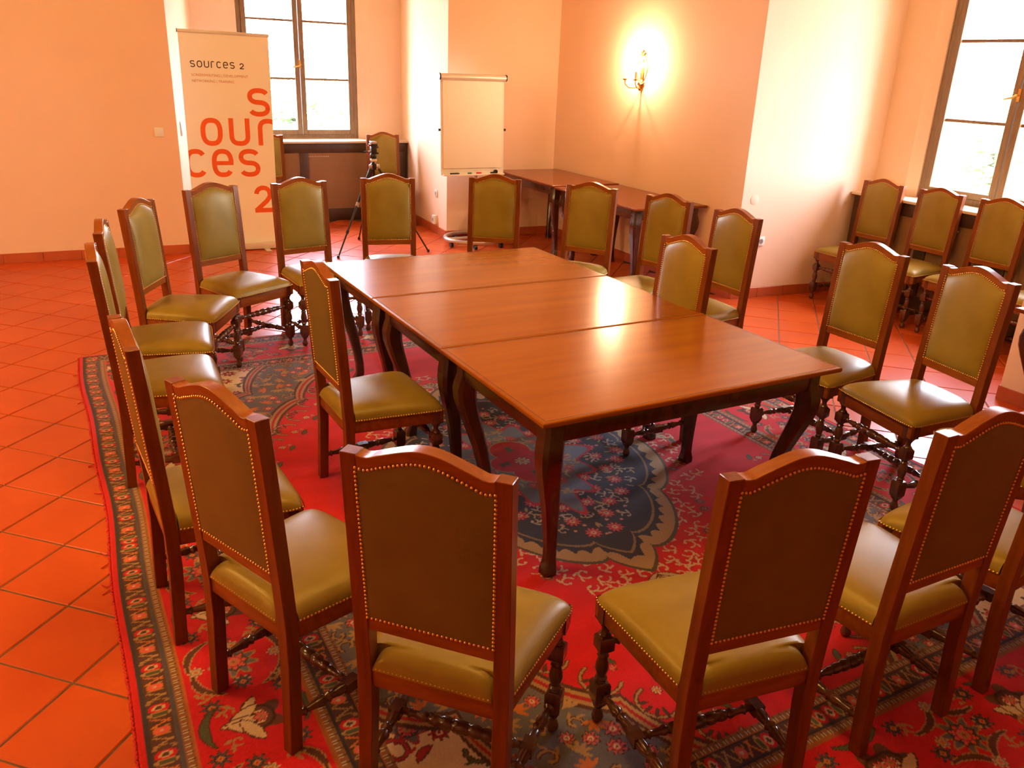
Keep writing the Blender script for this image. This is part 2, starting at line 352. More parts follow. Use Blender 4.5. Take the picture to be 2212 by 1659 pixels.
# ------------------------------------------------------------------ RUG
def build_rug():
    RES = 0.005
    hx, hy = RUG_H
    nx = int(hx / RES) + 1; ny = int(hy / RES) + 1
    xs = np.linspace(0, hx, nx); ys = np.linspace(0, hy, ny)
    X, Y = np.meshgrid(xs, ys)
    C = np.zeros((ny, nx, 3), np.float32)
    RED = np.array((0.52, 0.005, 0.012)); DRED = np.array((0.36, 0.010, 0.012)); NAVY = np.array((0.032, 0.024, 0.034))
    GREY = np.array((0.135, 0.118, 0.128)); CREAM = np.array((0.66, 0.47, 0.30)); TAN = np.array((0.36, 0.20, 0.075))
    GREEN = np.array((0.075, 0.085, 0.040)); PINK = np.array((0.62, 0.10, 0.085)); BROWN = np.array((0.085, 0.026, 0.014))
    ORANGE = np.array((0.55, 0.15, 0.03)); STEEL = np.array((0.13, 0.14, 0.17))
    rng = random.Random(11)
    def spaced(n, gen, gap):
        out = []
        for _ in range(n):
            p = gen()
            if p is not None and all((p[0] - q[0]) ** 2 + (p[1] - q[1]) ** 2 > gap * gap for q in out[-400:]): out.append(p)
        return out
    def in_field(lo, hi):
        x = rng.uniform(.0, fx); y = rng.uniform(.0, fy); tt = x / 1.64 + y / 2.54
        return (x, y) if lo < tt < hi else None
    fx, fy = hx - 0.65, hy - 0.65
    def win(cx, cy, r):
        i0 = max(0, int((cx - r) / hx * (nx - 1)) - 1); i1 = min(nx, int((cx + r) / hx * (nx - 1)) + 3)
        j0 = max(0, int((cy - r) / hy * (ny - 1)) - 1); j1 = min(ny, int((cy + r) / hy * (ny - 1)) + 3)
        return slice(j0, j1), slice(i0, i1)
    def ok(w): return w[0].stop > w[0].start and w[1].stop > w[1].start
    def rosette(cx, cy, r, n, cp, cc, rim=None, ph=0.0):
        w = win(cx, cy, r * 1.25)
        if not ok(w): return
        x = X[w] - cx; y = Y[w] - cy; rr = np.hypot(x, y); th = np.arctan2(y, x) + ph
        R = r * (0.80 + 0.20 * np.cos(n * th))
        S = C[w]
        if rim is not None: S[rr < R * 1.18] = rim
        S[rr < R] = cp
        S[(rr < r * .62) & (rr > r * .50)] = cp * .45
        S[rr < r * .34] = cc
        S[rr < r * .16] = cp * .5
    def leaf(cx, cy, L, wd, a, c, rim=None, bend=0.0):
        w = win(cx, cy, L * .75)
        if not ok(w): return
        x = X[w] - cx; y = Y[w] - cy; u = x * math.cos(a) + y * math.sin(a); v = -x * math.sin(a) + y * math.cos(a)
        v = v - bend * (1 - (2 * u / L) ** 2) * L
        prof = wd * np.clip(1 - (2 * u / L) ** 2, 0, 1) ** .8
        S = C[w]
        if rim is not None: S[(np.abs(v) < prof + .005) & (np.abs(u) < L / 2 + .004)] = rim
        S[np.abs(v) < prof * .999] = c
    def dots(pts, wd, c):
        for px, py in pts:
            w = win(px, py, wd)
            if not ok(w): continue
            S = C[w]; S[np.hypot(X[w] - px, Y[w] - py) < wd] = c
    def line(p, q, wd, c):
        n = max(2, int(math.hypot(q[0] - p[0], q[1] - p[1]) / .003))
        dots([(p[0] + (q[0] - p[0]) * k / n, p[1] + (q[1] - p[1]) * k / n) for k in range(n + 1)], wd, c)
    def arc(cx, cy, r, a0, a1, wd, c, shrink=1.0):
        n = max(4, int(abs(a1 - a0) * r / .003)); pts = []
        for k in range(n + 1):
            t = k / n; a = a0 + (a1 - a0) * t; rr = r * (1 + (shrink - 1) * t)
            pts.append((cx + rr * math.cos(a), cy + rr * math.sin(a)))
        dots(pts, wd, c); return pts[-1]
    def scroll(cx, cy, r, a, s, c, wd=.0042, rim=None):
        if rim is not None: arc(cx, cy, r, a, a + s * 4.6, wd + .0045, rim, .35)
        e = arc(cx, cy, r, a, a + s * 4.6, wd, c, .35); dots([e], wd * 1.9, c)
        for k in (1.0, 2.1):
            aa = a + s * k; x0 = cx + r * (1 - .14 * k) * math.cos(aa); y0 = cy + r * (1 - .14 * k) * math.sin(aa)
            leaf(x0 + math.cos(aa) * .014, y0 + math.sin(aa) * .014, .034, .006, aa - s * .7, c)
    # ---- field: red lozenge, blue-grey ground, cream corners
    C[:] = RED
    C[:] = C * (1 + 0.10 * np.sin(Y * 37 + np.sin(X * 9))[..., None] * .5)
    fx, fy = hx - 0.65, hy - 0.65
    t = X / 1.64 + Y / 2.54
    u = (Y / 2.54 - X / 1.64)
    thr = 1.0 + 0.045 * np.abs(np.sin(u * PI * 3.2)) ** .6
    C[t > thr] = GREY
    C[np.abs(t - thr) < .030] = BROWN; C[np.abs(t - thr) < .018] = TAN; C[np.abs(t - thr) < .006] = DRED
    thr2 = 1.245 + 0.075 * np.abs(np.sin(u * PI * 2.3 + .5)) ** .7
    for x, y in spaced(6000, lambda: in_field(1.07, 1.34), .062):      # flowers and sprays on the grey ground
        k = rng.random()
        if k < .30: rosette(x, y, rng.uniform(.024, .034), 8, PINK, CREAM, BROWN, rng.random())
        elif k < .50: scroll(x, y, rng.uniform(.026, .038), rng.uniform(0, 6), rng.choice((-1, 1)), TAN, .004, BROWN)
        else:
            a = rng.uniform(0, 6.28)
            for q in (-1.3, -.6, 0, .6, 1.3): leaf(x + .024 * math.cos(a + q), y + .024 * math.sin(a + q), .05, .0075, a + q, TAN * 1.15 if k < .85 else ORANGE)
    C[t > thr2] = CREAM
    for x, y in spaced(6000, lambda: in_field(1.30, 9), .088):
        k = rng.random()
        if k < .26: rosette(x, y, rng.uniform(.03, .042), 8, PINK if k < .15 else DRED, CREAM, BROWN, rng.random())
        elif k < .52: scroll(x, y, rng.uniform(.035, .055), rng.uniform(0, 6), rng.choice((-1, 1)), GREEN if k < .40 else DRED, .0055, BROWN)
        elif k < .72: leaf(x, y, rng.uniform(.06, .10), .012, rng.uniform(0, 6.28), DRED if k < .6 else GREEN, BROWN, .1)
        elif k < .84:
            rosette(x, y, .060, 6, GREY, CREAM, DRED, rng.random()); rosette(x, y, .030, 8, PINK, TAN, BROWN)
        else: leaf(x, y, .05, .007, rng.uniform(0, 6.28), TAN, BROWN)
    e2 = np.abs(t - thr2); C[e2 < .026] = BROWN; C[e2 < .014] = TAN; C[e2 < .005] = DRED
    for k in range(15):                                             # arches with scrolls on the red side of the lozenge
        uu = -1.0 + 2.0 * (k + .5) / 15; tq = .955
        x = (tq - uu) / 2 * 1.64; y = (tq + uu) / 2 * 2.54
        if x < 0.03 or y < .03 or x > fx - .03 or y > fy - .03: continue
        na = math.atan2(1 / 2.54, 1 / 1.64)
        arc(x, y, .07, na - 1.9, na + 1.9, .009, BROWN); arc(x, y, .07, na - 1.9, na + 1.9, .0045, TAN)
        rosette(x - .03, y - .045, .020, 8, CREAM * .8, ORANGE, BROWN)
        for q in (-.9, -.3, .3, .9): leaf(x + .05 * math.cos(na + q), y + .05 * math.sin(na + q), .05, .008, na + q, BROWN)
        leaf(x - .075, y - .07, .06, .010, na + PI * .5, GREEN, BROWN); rosette(x - .07, y - .03, .016, 6, PINK, TAN, BROWN)
    # ---- central medallion
    mm = (np.abs(X) / .66) ** 1.35 + (np.abs(Y) / .95) ** 1.35
    ang = np.arctan2(Y / .95, X / .66)
    sc = 1 + .16 * np.abs(np.sin(ang * 4.5)) ** .55
    ms = mm / sc
    def polar(qa, qb):
        a = rng.uniform(-.05, 1.62); q = rng.uniform(qa, qb); ca, sa = max(0, math.cos(a)), max(0, math.sin(a))
        nn = (ca ** 1.35 + sa ** 1.35) ** (1 / 1.35); return .66 * ca / nn * q, .95 * sa / nn * q
    for x, y in spaced(4000, lambda: polar(1.06, 1.40), .066):       # arabesque wreath around the medallion
        z = rng.random()
        if z < .20: rosette(x, y, .030, 8, BROWN * 1.6 + GREY * .3, PINK, None, z * 9)
        elif z < .28: leaf(x, y, .07, .016, rng.uniform(0, 6.28), GREEN, TAN)
        else: scroll(x, y, rng.uniform(.027, .040), rng.uniform(0, 6.28), rng.choice((-1, 1)), CREAM * .80, .0040)
    C[ms < 1.10] = GREEN * .6 + BROWN * .5
    C[ms < 1.07] = TAN * .85 + CREAM * .10
    C[ms < .985 - .05 * np.abs(np.sin(ang * 31))] = NAVY
    C[(ms < .90) & (ms > .878)] = TAN * .7
    for x, y in spaced(4000, lambda: polar(.05, .84), .105): rosette(x, y, .037, 10, PINK, CREAM * .8, DRED, rng.random() * 6)
    for x, y in spaced(4000, lambda: polar(.05, .86), .052):
        z = rng.random()
        if C[min(ny - 1, int(y / hy * (ny - 1))), min(nx - 1, int(x / hx * (nx - 1)))].sum() > .30: continue
        if z < .55: scroll(x, y, rng.uniform(.018, .028), rng.uniform(0, 6.28), rng.choice((-1, 1)), CREAM * .62, .0034)
        elif z < .75: dots([(x, y)], .009, PINK * .5 + CREAM * .35)
        else: leaf(x, y, .045, .0065, rng.uniform(0, 6.28), TAN)
    star = (np.abs(X) / .36) ** 1.2 + (np.abs(Y) / .52) ** 1.2
    st = star / (1 + .16 * np.cos(ang * 12))
    C[st < 1.06] = DRED * 1.2; C[st < .98] = STEEL * .55 + GREY * .5; 
    for k in range(70):
        x = rng.uniform(0, .3); y = rng.uniform(0, .45)
        if (x / .36) ** 1.2 + (y / .52) ** 1.2 > .80: continue
        z = rng.random()
        if z < .15: rosette(x, y, .026, 8, PINK * .8, TAN, DRED)
        elif z < .6: leaf(x, y, .05, .007, rng.uniform(0, 6.28), CREAM * .55)
        else: scroll(x, y, .026, rng.uniform(0, 6.28), rng.choice((-1, 1)), TAN, .0036)
    qf = np.minimum(np.hypot(X - .085, Y) - .085, np.hypot(X, Y - .135) - .105)
    C[qf < .012] = TAN; C[qf < .004] = RED * .85
    for a in (0, PI / 2):
        for q in (-.6, 0, .6): leaf(.10 * math.cos(a), .15 * math.sin(a) + .0, .075, .010, a + q, GREEN, None)
    rosette(0, 0, .045, 8, CREAM * .8, ORANGE, BROWN)
    for q in (-1.0, -.6, -.2, .2, .6, 1.0):                          # pendant palmettes at the tips
        leaf(.05 * math.sin(q), 1.13 + .05 * math.cos(q), .10, .010, PI / 2 - q, TAN if abs(q) < .5 else CREAM * .7, BROWN)
        leaf(.82 + .05 * math.cos(q), .05 * math.sin(q), .10, .010, q, TAN if abs(q) < .5 else CREAM * .7, BROWN)
    # ---- borders
    d = np.minimum(hx - X, hy - Y); vert = (hx - X) < (hy - Y); s = np.where(vert, Y, X)
    def band(a, b_): return (d >= a) & (d < b_)
    def teeth(a, b_):
        m = band(a, b_); C[m] = BROWN * 1.5 + TAN * .25
        p = (s / .030) % 1.0; q = (d - a) / (b_ - a)
        C[m & (np.abs(p - .5) < .42 * (1 - q)) & (q > .12) & (q < .9)] = CREAM * .72
        C[m & (np.abs(p - .5) < .16 * (1 - q)) & (q > .12)] = BROWN
        C[m & ((q < .10) | (q > .93))] = ORANGE * .6
    def motif(a, b_, P):
        m = band(a, b_); C[m] = BROWN * .8 + NAVY * .5
        q = (d - a) / (b_ - a) - .5; p = ((s / P) % 1.0)
        def ring(p0, rx, ry, wd, c):
            e = np.sqrt(((p - p0) / rx) ** 2 + (q / ry) ** 2); C[m & (np.abs(e - 1) < wd)] = c; return e
        e = ring(.10, .075, .36, .30, RED); C[m & (np.abs(e - .62) < .16)] = CREAM * .75
        ring(.24, .05, .42, .22, TAN); C[m & (np.abs((p - .24) / .035) < 1) & (np.abs(q) < .32)] = GREEN
        for p0, sl in ((.38, .14), (.45, -.14), (.78, .14), (.86, -.14)):
            C[m & (np.abs(p - p0 - sl * q) < .016) & (np.abs(q) < .42)] = ORANGE if p0 < .6 else TAN
        e = np.sqrt(((p - .60) / .07) ** 2 + (q / .30) ** 2); C[m & (e < 1.25)] = ORANGE * .9; C[m & (e < 1.0)] = PINK; C[m & (e < .35)] = CREAM * .8
        C[m & (np.abs(p - .60) > .075) & (np.abs(p - .60) < .10) & (np.abs(q) > .12) & (np.abs(q) < .36)] = TAN
        ring(.96, .05, .42, .22, TAN * .8)
    C[d < .65] = RED
    C[band(.0, .024)] = np.array((0.52, 0.008, 0.010)); C[band(.024, .038)] = NAVY * 1.3
    motif(.038, .108, .205); C[band(.108, .122)] = NAVY * 1.6 + GREY * .2
    teeth(.122, .152); C[band(.152, .159)] = ORANGE * .7
    def at(sv, dv, vertical): return (hx - dv, sv) if vertical else (sv, hy - dv)
    for vertical, Ls in ((True, hy), (False, hx)):
        rot = 0 if vertical else PI / 2
        P = .60; k = 0; s0 = -.1
        while s0 < Ls - .2:
            def R(ds, dd): return at(s0 + ds, dd, vertical)
            def lf(ds, dd, L, wd, a, c, rim=BROWN, bend=0.0):
                x, y = R(ds, dd); leaf(x, y, L, wd, (PI / 2 - a if vertical else a), c, rim, bend)
            # cream palmette
            x, y = R(.12, .34); rosette(x, y, .088, 5, BROWN * 1.4, CREAM)
            for q in (-1.1, -.55, 0, .55, 1.1): lf(.12 + .05 * math.sin(q), .34 - .05 * math.cos(q), .115, .019, q + 1.57, CREAM * .85, BROWN)
            x, y = R(.12, .35); rosette(x, y, .024, 6, PINK, TAN, BROWN)
            for ds, dd in ((.02, .22), (.24, .21), (.0, .44), (.25, .44), (.30, .30), (-.06, .33)):
                x, y = R(ds, dd); rosette(x, y, .030, 8, NAVY + GREY * .35, ORANGE, BROWN)
            lf(.11, .215, .17, .012, .1, GREEN, BROWN, -.18); lf(.12, .47, .15, .010, 0, GREEN, BROWN, .16)
            # large flower with sickle leaves
            x, y = R(.43, .32); rosette(x, y, .072, 9, GREY, CREAM, TAN); rosette(x, y, .044, 8, PINK * .9 + RED * .2, TAN, BROWN)
            for ds, dd, a, bd in ((.36, .22, .5, -.2), (.50, .23, -.5, -.2), (.36, .43, -.5, .2), (.50, .43, .5, .2)):
                lf(ds, dd, .17, .011, a, BROWN * 1.2, TAN, bd)
            for ds, dd in ((.34, .33), (.53, .33), (.43, .20), (.43, .455)):
                x, y = R(ds, dd); rosette(x, y, .026, 8, CREAM * .75, ORANGE, None)
            for ds, dd in ((.06, .27), (.19, .27), (.30, .42), (.56, .42), (.56, .22)):
                x, y = R(ds, dd); scroll(x, y, .022, rng.uniform(0, 6), rng.choice((-1, 1)), TAN, .0035)
            s0 += P; k += 1
    # clean the bands that the motifs must not overrun
    m0 = d < .159; keep = band(.159, .50)
    C[band(.152, .159)] = ORANGE * .7
    C[band(.50, .508)] = ORANGE * .55
    teeth(.508, .540); motif(.548, .616, .225); C[band(.540, .548)] = NAVY; C[band(.616, .624)] = NAVY; teeth(.624, .652)
    motif(.038, .108, .205); teeth(.122, .152); C[band(.108, .122)] = NAVY * 1.6 + GREY * .2
    C[band(.0, .024)] = np.array((0.52, 0.008, 0.010)); C[band(.024, .038)] = NAVY * 1.3
    # ---- full grid
    full = np.concatenate([C[::-1], C[1:]], 0); full = np.concatenate([full[:, ::-1], full[:, 1:]], 1)
    NY, NX = full.shape[:2]
    gx = np.linspace(-hx, hx, NX); gy = np.linspace(-hy, hy, NY)
    GX, GY = np.meshgrid(gx, gy)
    full = full * (0.92 + 0.16 * np.random.RandomState(2).rand(NY, NX, 1))
    wob = 0.010 * np.sin(GY * 2.1 + .4) + 0.006 * np.sin(GY * 5.3)
    GXw = GX + wob * np.clip((-GX - 1.2) / .7, 0, 1)
    GZ = np.full_like(GX, 0.009); edge = np.minimum(hx - np.abs(GX), hy - np.abs(GY)); GZ[edge < .004] = 0.0008
    co = np.stack([GXw + RUG_C[0], GY + RUG_C[1], GZ], -1).reshape(-1, 3).astype(np.float32)
    idx = np.arange(NX * NY).reshape(NY, NX)
    q = np.stack([idx[:-1, :-1], idx[:-1, 1:], idx[1:, 1:], idx[1:, :-1]], -1).reshape(-1, 4)
    me = bpy.data.meshes.new('carpet'); nf = len(q)
    me.vertices.add(NX * NY); me.vertices.foreach_set('co', co.ravel())
    me.loops.add(nf * 4); me.loops.foreach_set('vertex_index', q.ravel().astype(np.int32))
    me.polygons.add(nf); me.polygons.foreach_set('loop_start', np.arange(0, nf * 4, 4, dtype=np.int32))
    me.update(calc_edges=True)
    at_ = me.color_attributes.new('pattern', 'FLOAT_COLOR', 'POINT')
    rgba = np.ones((NX * NY, 4), np.float32); rgba[:, :3] = np.clip(full.reshape(-1, 3), 0, 1)
    at_.data.foreach_set('color', rgba.ravel())
    m, N, L, P_ = nodes('carpet_pile'); P_.inputs['Roughness'].default_value = 0.9; P_.inputs['Specular IOR Level'].default_value = 0.15
    P_.inputs['Sheen Weight'].default_value = 0.15
    a = N.new('ShaderNodeAttribute'); a.attribute_name = 'pattern'; L.new(a.outputs['Color'], P_.inputs['Base Color'])
    g = N.new('ShaderNodeNewGeometry'); n = N.new('ShaderNodeTexNoise'); n.inputs['Scale'].default_value = 320
    b_ = N.new('ShaderNodeBump'); b_.inputs['Strength'].default_value = .35; b_.inputs['Distance'].default_value = .004
    L.new(g.outputs['Position'], n.inputs['Vector']); L.new(n.outputs['Fac'], b_.inputs['Height']); L.new(b_.outputs['Normal'], P_.inputs['Normal'])
    root = empty('oriental_carpet', (RUG_C[0], RUG_C[1], 0))
    tag(root, 'red oriental carpet with navy medallion and patterned borders under the tables', 'carpet')
    pile = link('pile', me, m, root); pile.matrix_parent_inverse = root.matrix_world.inverted(); pile.location = (0, 0, 0)
    pile.matrix_parent_inverse = Matrix.Translation((-RUG_C[0], -RUG_C[1], 0))
    bind = MB(); r2 = random.Random(5)
    for yy in np.arange(-hy + .02, hy - .02, .021):                  # bound edge with loose red yarn
        for sx in (-1, 1):
            xx = sx * (hx + .001) + (0.010 * math.sin(yy * 2.1 + .4) + 0.006 * math.sin(yy * 5.3) if sx < 0 else 0)
            j = r2.uniform(-.002, .002)
            bind.tube([(xx, yy, .0045), (xx + sx * (.004 + j), yy + .010, .0042), (xx, yy + .0205, .0045)], .0040, 5)
            if r2.random() < .035:
                bind.tube([(xx, yy, .006), (xx + sx * .018, yy + r2.uniform(-.02, .02), .004), (xx + sx * .035, yy + r2.uniform(-.03, .03), .003)], .0022, 4)
    m_yarn = mat('red_yarn', (0.50, 0.010, 0.012), 0.9)
    bo = bind.build('selvedge', m_yarn, root); bo['kind'] = 'stuff'
    fr = MB()
    for xx in np.arange(-hx + .01, hx, .014):
        for sy in (-1, 1):
            fr.tube([(xx, sy * hy, .006), (xx + r2.uniform(-.004, .004), sy * (hy + .016), .003), (xx + r2.uniform(-.008, .008), sy * (hy + .030), .0025)], .0016, 4)
    fo = fr.build('fringe', mat('cream_yarn', (0.62, 0.45, 0.28), 0.9), root); fo['kind'] = 'stuff'
build_rug()

# ------------------------------------------------------------------ CHAIR
CH, CHS, RAKE = 1.082, 0.505, 0.044
PW, PD = 0.042, 0.042
def ybk(z): 
    t = max(0.0, (z - 0.43) / (CH - 0.43)); return -RAKE * (t ** 1.15)
def ctop(x):
    s = abs(x) / 0.21
    return CH + 0.036 * (0.5 + 0.5 * math.cos(PI * min(s / 0.76, 1))) - 0.006 * math.exp(-((s - .70) / .11) ** 2)
def ntop(x): return ctop(x) - 0.034 if abs(x) < .168 else ctop(.168) - .034
NB, NWT, NWB = 0.613, 0.171, 0.167
def turned(mb, p0, p1, prof, seg=10):
    p0, p1 = Vector(p0), Vector(p1); L = (p1 - p0).length
    mb.lathe([(t * L, r) for t, r in prof], p0, seg, p1 - p0)
BEADS = [(0, .011), (.05, .011), (.07, .016), (.09, .010), (.16, .012), (.20, .017), (.23, .012), (.25, .017), (.29, .019), (.33, .015), (.35, .020),
         (.40, .021), (.43, .016), (.45, .021), (.50, .022)]
BEADS = BEADS + [(1 - t, r) for t, r in BEADS[-2::-1]]
HALF = [(0, .011), (.10, .011), (.14, .017), (.18, .010), (.34, .013), (.50, .019), (.58, .013), (.64, .019), (.70, .013), (.80, .016), (.86, .018), (1, .018)]

def make_chair():
    root = empty('dining_chair')
    for s in (-1, 1):                                               # rear legs run up into the back posts
        mb = MB(); rings = []
        for z in (0, .12, .30, .43, .50, .60, .75, .92, CH):
            y = ybk(z); xo = s * 0.21; xi = s * (0.21 - PW)
            if z < .3: xi = s * (0.21 - .038)
            x0, x1 = min(xo, xi), max(xo, xi)
            k = 0.012 * max(0, (.3 - z) / .3)
            rings.append([(x0, y - k, z), (x1, y - k, z), (x1, y + PD - k, z), (x0, y + PD - k, z)])
        mb.loft(rings); p = mb.build('rear_leg', m_wood, root, bevel=.0016, seg=1)
    # front legs (turned with square blocks)
    for s in (-1, 1):
        mb = MB(); cx, cy = s * 0.222, 0.425
        mb.lathe([(0, .012), (.006, .017), (.018, .020), (.032, .016), (.044, .011), (.055, .014), (.062, .018)], (cx, cy, 0))
        mb.loft([[(cx + a * r, cy + b_ * r, z) for a, b_ in ((-1, -1), (1, -1), (1, 1), (-1, 1))] for z, r in ((.060, .014), (.085, .024), (.145, .025), (.155, .020))])
        mb.lathe([(.150, .018), (.160, .014), (.168, .020), (.176, .015), (.186, .017), (.205, .022), (.225, .020), (.245, .014), (.252, .019), (.260, .013), (.268, .020), (.276, .016)], (cx, cy, 0))
        mb.loft([[(cx + a * r, cy + b_ * r, z) for a, b_ in ((-1, -1), (1, -1), (1, 1), (-1, 1))] for z, r in ((.268, .016), (.278, .024), (.318, .024), (.328, .016))])
        mb.lathe([(.322, .016), (.332, .021), (.340, .013), (.352, .012), (.366, .018), (.374, .024), (.382, .024)], (cx, cy, 0))
        mb.box(cx - .026, cx + .026, cy - .026, cy + .026, .380, .448)
        mb.build('front_leg', m_dark, root, smooth=40)
    # rails of the back
    n = 24; mb = MB(); rings = []
    for i in range(n + 1):
        x = -.170 + .340 * i / n; zt, zb = ctop(x), ntop(x) - .004
        rings.append([(x, ybk(zb) + .002, zb), (x, ybk(zb) + .036, zb), (x, ybk(zt) + PD, zt), (x, ybk(zt), zt)])
    mb.loft(rings); mb.build('crest_rail', m_rail, root, bevel=.0016, seg=1)
    MB().box(-.170, .170, ybk(.59) + .003, ybk(.59) + .037, .574, .617).build('lower_rail', m_rail, root, bevel=.0016, seg=1)
    # padded front of the back
    nu, nv = 22, 26; vs = []; fs = []
    for j in range(nv + 1):
        v = j / nv; vv = .5 - .5 * math.cos(PI * v)
        for i in range(nu + 1):
            u = -math.cos(PI * i / nu); w_ = NWB + (NWT - NWB) * vv; x = u * w_
            z = NB + (ntop(x) - NB) * vv
            bul = max(0, 1 - abs(u) ** 3.2) ** .55 * max(0, 1 - abs(2 * vv - 1) ** 4) ** .55
            vs.append((x, ybk(z) + .034 + .030 * bul, z))
    for j in range(nv):
        for i in range(nu):
            a = j * (nu + 1) + i; fs.append((a, a + nu + 1, a + nu + 2, a + 1))
    o = MB().add(vs, fs).build('back_cushion', m_leather, root, smooth=60)
    vs = []
    for j in range(nv + 1):
        v = j / nv
        for i in range(nu + 1):
            u = -1 + 2 * i / nu; w_ = NWB + (NWT - NWB) * v; x = u * w_; z = NB + (ntop(x) - NB) * v
            bul = max(0, 1 - u ** 6) * max(0, 1 - (2 * v - 1) ** 6)
            vs.append((x, ybk(z) + .001 - .005 * bul, z))
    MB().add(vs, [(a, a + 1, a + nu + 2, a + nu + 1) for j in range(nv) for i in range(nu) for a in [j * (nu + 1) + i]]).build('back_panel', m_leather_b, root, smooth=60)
    # seat cushion with notches for the posts
    def hw(y): return .165 if y < .046 else .207 + (.2576 - .207) * (y - .046) / (.461 - .046)
    ysr = [.000, .004, .010, .020, .034, .0455, .0465, .055, .07, .10, .15, .20, .25, .30, .34, .38, .41, .43, .442, .451, .457, .461]
    us = [-math.cos(PI * i / 24) for i in range(25)]
    vs = []; fs = []; zb = .442
    for y in ysr:
        W_ = hw(y)
        for u in us:
            ef = max(0, 1 - ((y - .06) / .401) ** 9) if y > .06 else 1
            er = 1 - max(0, (.05 - y) / .05) ** 3 if y < .05 else 1
            eu = max(0, 1 - abs(u) ** 7)
            k = (ef ** .42) * (max(er, 0) ** .45) * (eu ** .42)
            dome = .014 * (1 - u * u) * math.sin(PI * min(max(y / .47, 0), 1))
            rc = 1 - .05 * max(0, (y - .40) / .061) ** 3
            vs.append((u * W_ * rc, y - .012 * (abs(u) ** 8) * max(0, (y - .36) / .10), zb + (.056 + dome) * k))
    m_ = len(us)
    for j in range(len(ysr) - 1):
        for i in range(m_ - 1):
            a = j * m_ + i; fs.append((a, a + 1, a + m_ + 1, a + m_))
    mb = MB().add(vs, fs)
    mb.build('seat_cushion', m_leather, root, smooth=70)
    # seat frame under the cushion
    mb = MB()
    mb.box(-.215, .215, .425, .450, .372, .443)
    for s in (-1, 1):
        q = [(s * .203, .040), (s * .250, .452), (s * .226, .452), (s * .180, .040)]
        mb.prism(q, .385, .443)
    mb.box(-.172, .172, .006, .030, .385, .443)
    mb.build('seat_frame', m_rail, root, bevel=.003)
    # stretchers
    mb = MB(); turned(mb, (-.205, .425, .298), (.205, .425, .298), BEADS); mb.build('front_stretcher', m_dark, root, smooth=50)
    mids = []
    for s in (-1, 1):
        a, c = Vector((s * .218, .408, .115)), Vector((s * .192, .030, .115)); mid = (a + c) / 2; mids.append(mid)
        mb = MB(); dv = (c - a).normalized()
        turned(mb, a, mid - dv * .022, HALF); turned(mb, c, mid + dv * .022, HALF)
        mb.box(mid.x - .018, mid.x + .018, mid.y - .026, mid.y + .026, .097, .133)
        mb.build('side_stretcher', m_dark, root, smooth=50)
    mb = MB(); turned(mb, mids[0] + Vector((.016, 0, 0)), mids[1] - Vector((.016, 0, 0)), BEADS); mb.build('cross_stretcher', m_dark, root, smooth=50)
    # brass nail trim
    mb = MB()
    def nail(p, nrm, r=.0042, hh=.0034):
        p = Vector(p); nn = Vector(nrm).normalized(); up = Vector((0, 0, 1)) if abs(nn.z) < .9 else Vector((1, 0, 0))
        e1 = (up - nn * up.dot(nn)).normalized(); e2 = nn.cross(e1)
        vs = [p + (e1 * math.cos(k * PI / 3) + e2 * math.sin(k * PI / 3)) * r for k in range(6)]
        vs += [p + nn * hh * .75 + (e1 * math.cos(k * PI / 3) + e2 * math.sin(k * PI / 3)) * r * .62 for k in range(6)] + [p + nn * hh]
        mb.add(vs, [(k, (k + 1) % 6, 6 + (k + 1) % 6, 6 + k) for k in range(6)] + [(6 + k, 6 + (k + 1) % 6, 12) for k in range(6)])
    def path(f, L, st=.0118):
        n_ = max(2, round(L / st)); return [f(k / n_) for k in range(n_ + 1)]
    outline = []
    outline += path(lambda t: (-NWT + 2 * NWT * t, None), 2 * NWT + .02)
    for (x, _) in outline:
        z = ntop(x) + .001
        nail((x, ybk(z) + .0385, z), (0, 1, 0)); nail((x, ybk(z) - .0005, z), (0, -1, 0))
    for s in (-1, 1):
        for t in path(lambda t: t, ntop(NWT) - NB)[:-1]:
            z = NB + (ntop(NWT) - NB) * t; x = s * (NWB + (NWT - NWB) * t + .001)
            nail((x, ybk(z) + .0405, z), (0, 1, 0)); nail((x, ybk(z) - .0005, z), (0, -1, 0))
    for t in path(lambda t: t, 2 * NWB)[1:-1]:
        x = -NWB + 2 * NWB * t
        nail((x, ybk(NB) + .0385, NB), (0, 1, 0)); nail((x, ybk(NB) + .000, NB), (0, -1, 0))
        nail((x, .0035, .447), (0, -1, 0))
    for t in path(lambda t: t, .49):
        nail((-.243 + .486 * t, .4625 - .008 * abs(2 * t - 1) ** 8, .446), (0, 1, 0))
    for s in (-1, 1):
        for t in path(lambda t: t, .40):
            y = .05 + .40 * t; nail((s * (hw(y) + .0015 - .010 * max(0, (t - .9) / .1) ** 2), y, .446), (s, -.12, 0))
    no = mb.build('nail_trim', m_brass, root, smooth=80); no['kind'] = 'stuff'; no['label'] = 'rows of small brass nails'
    return root

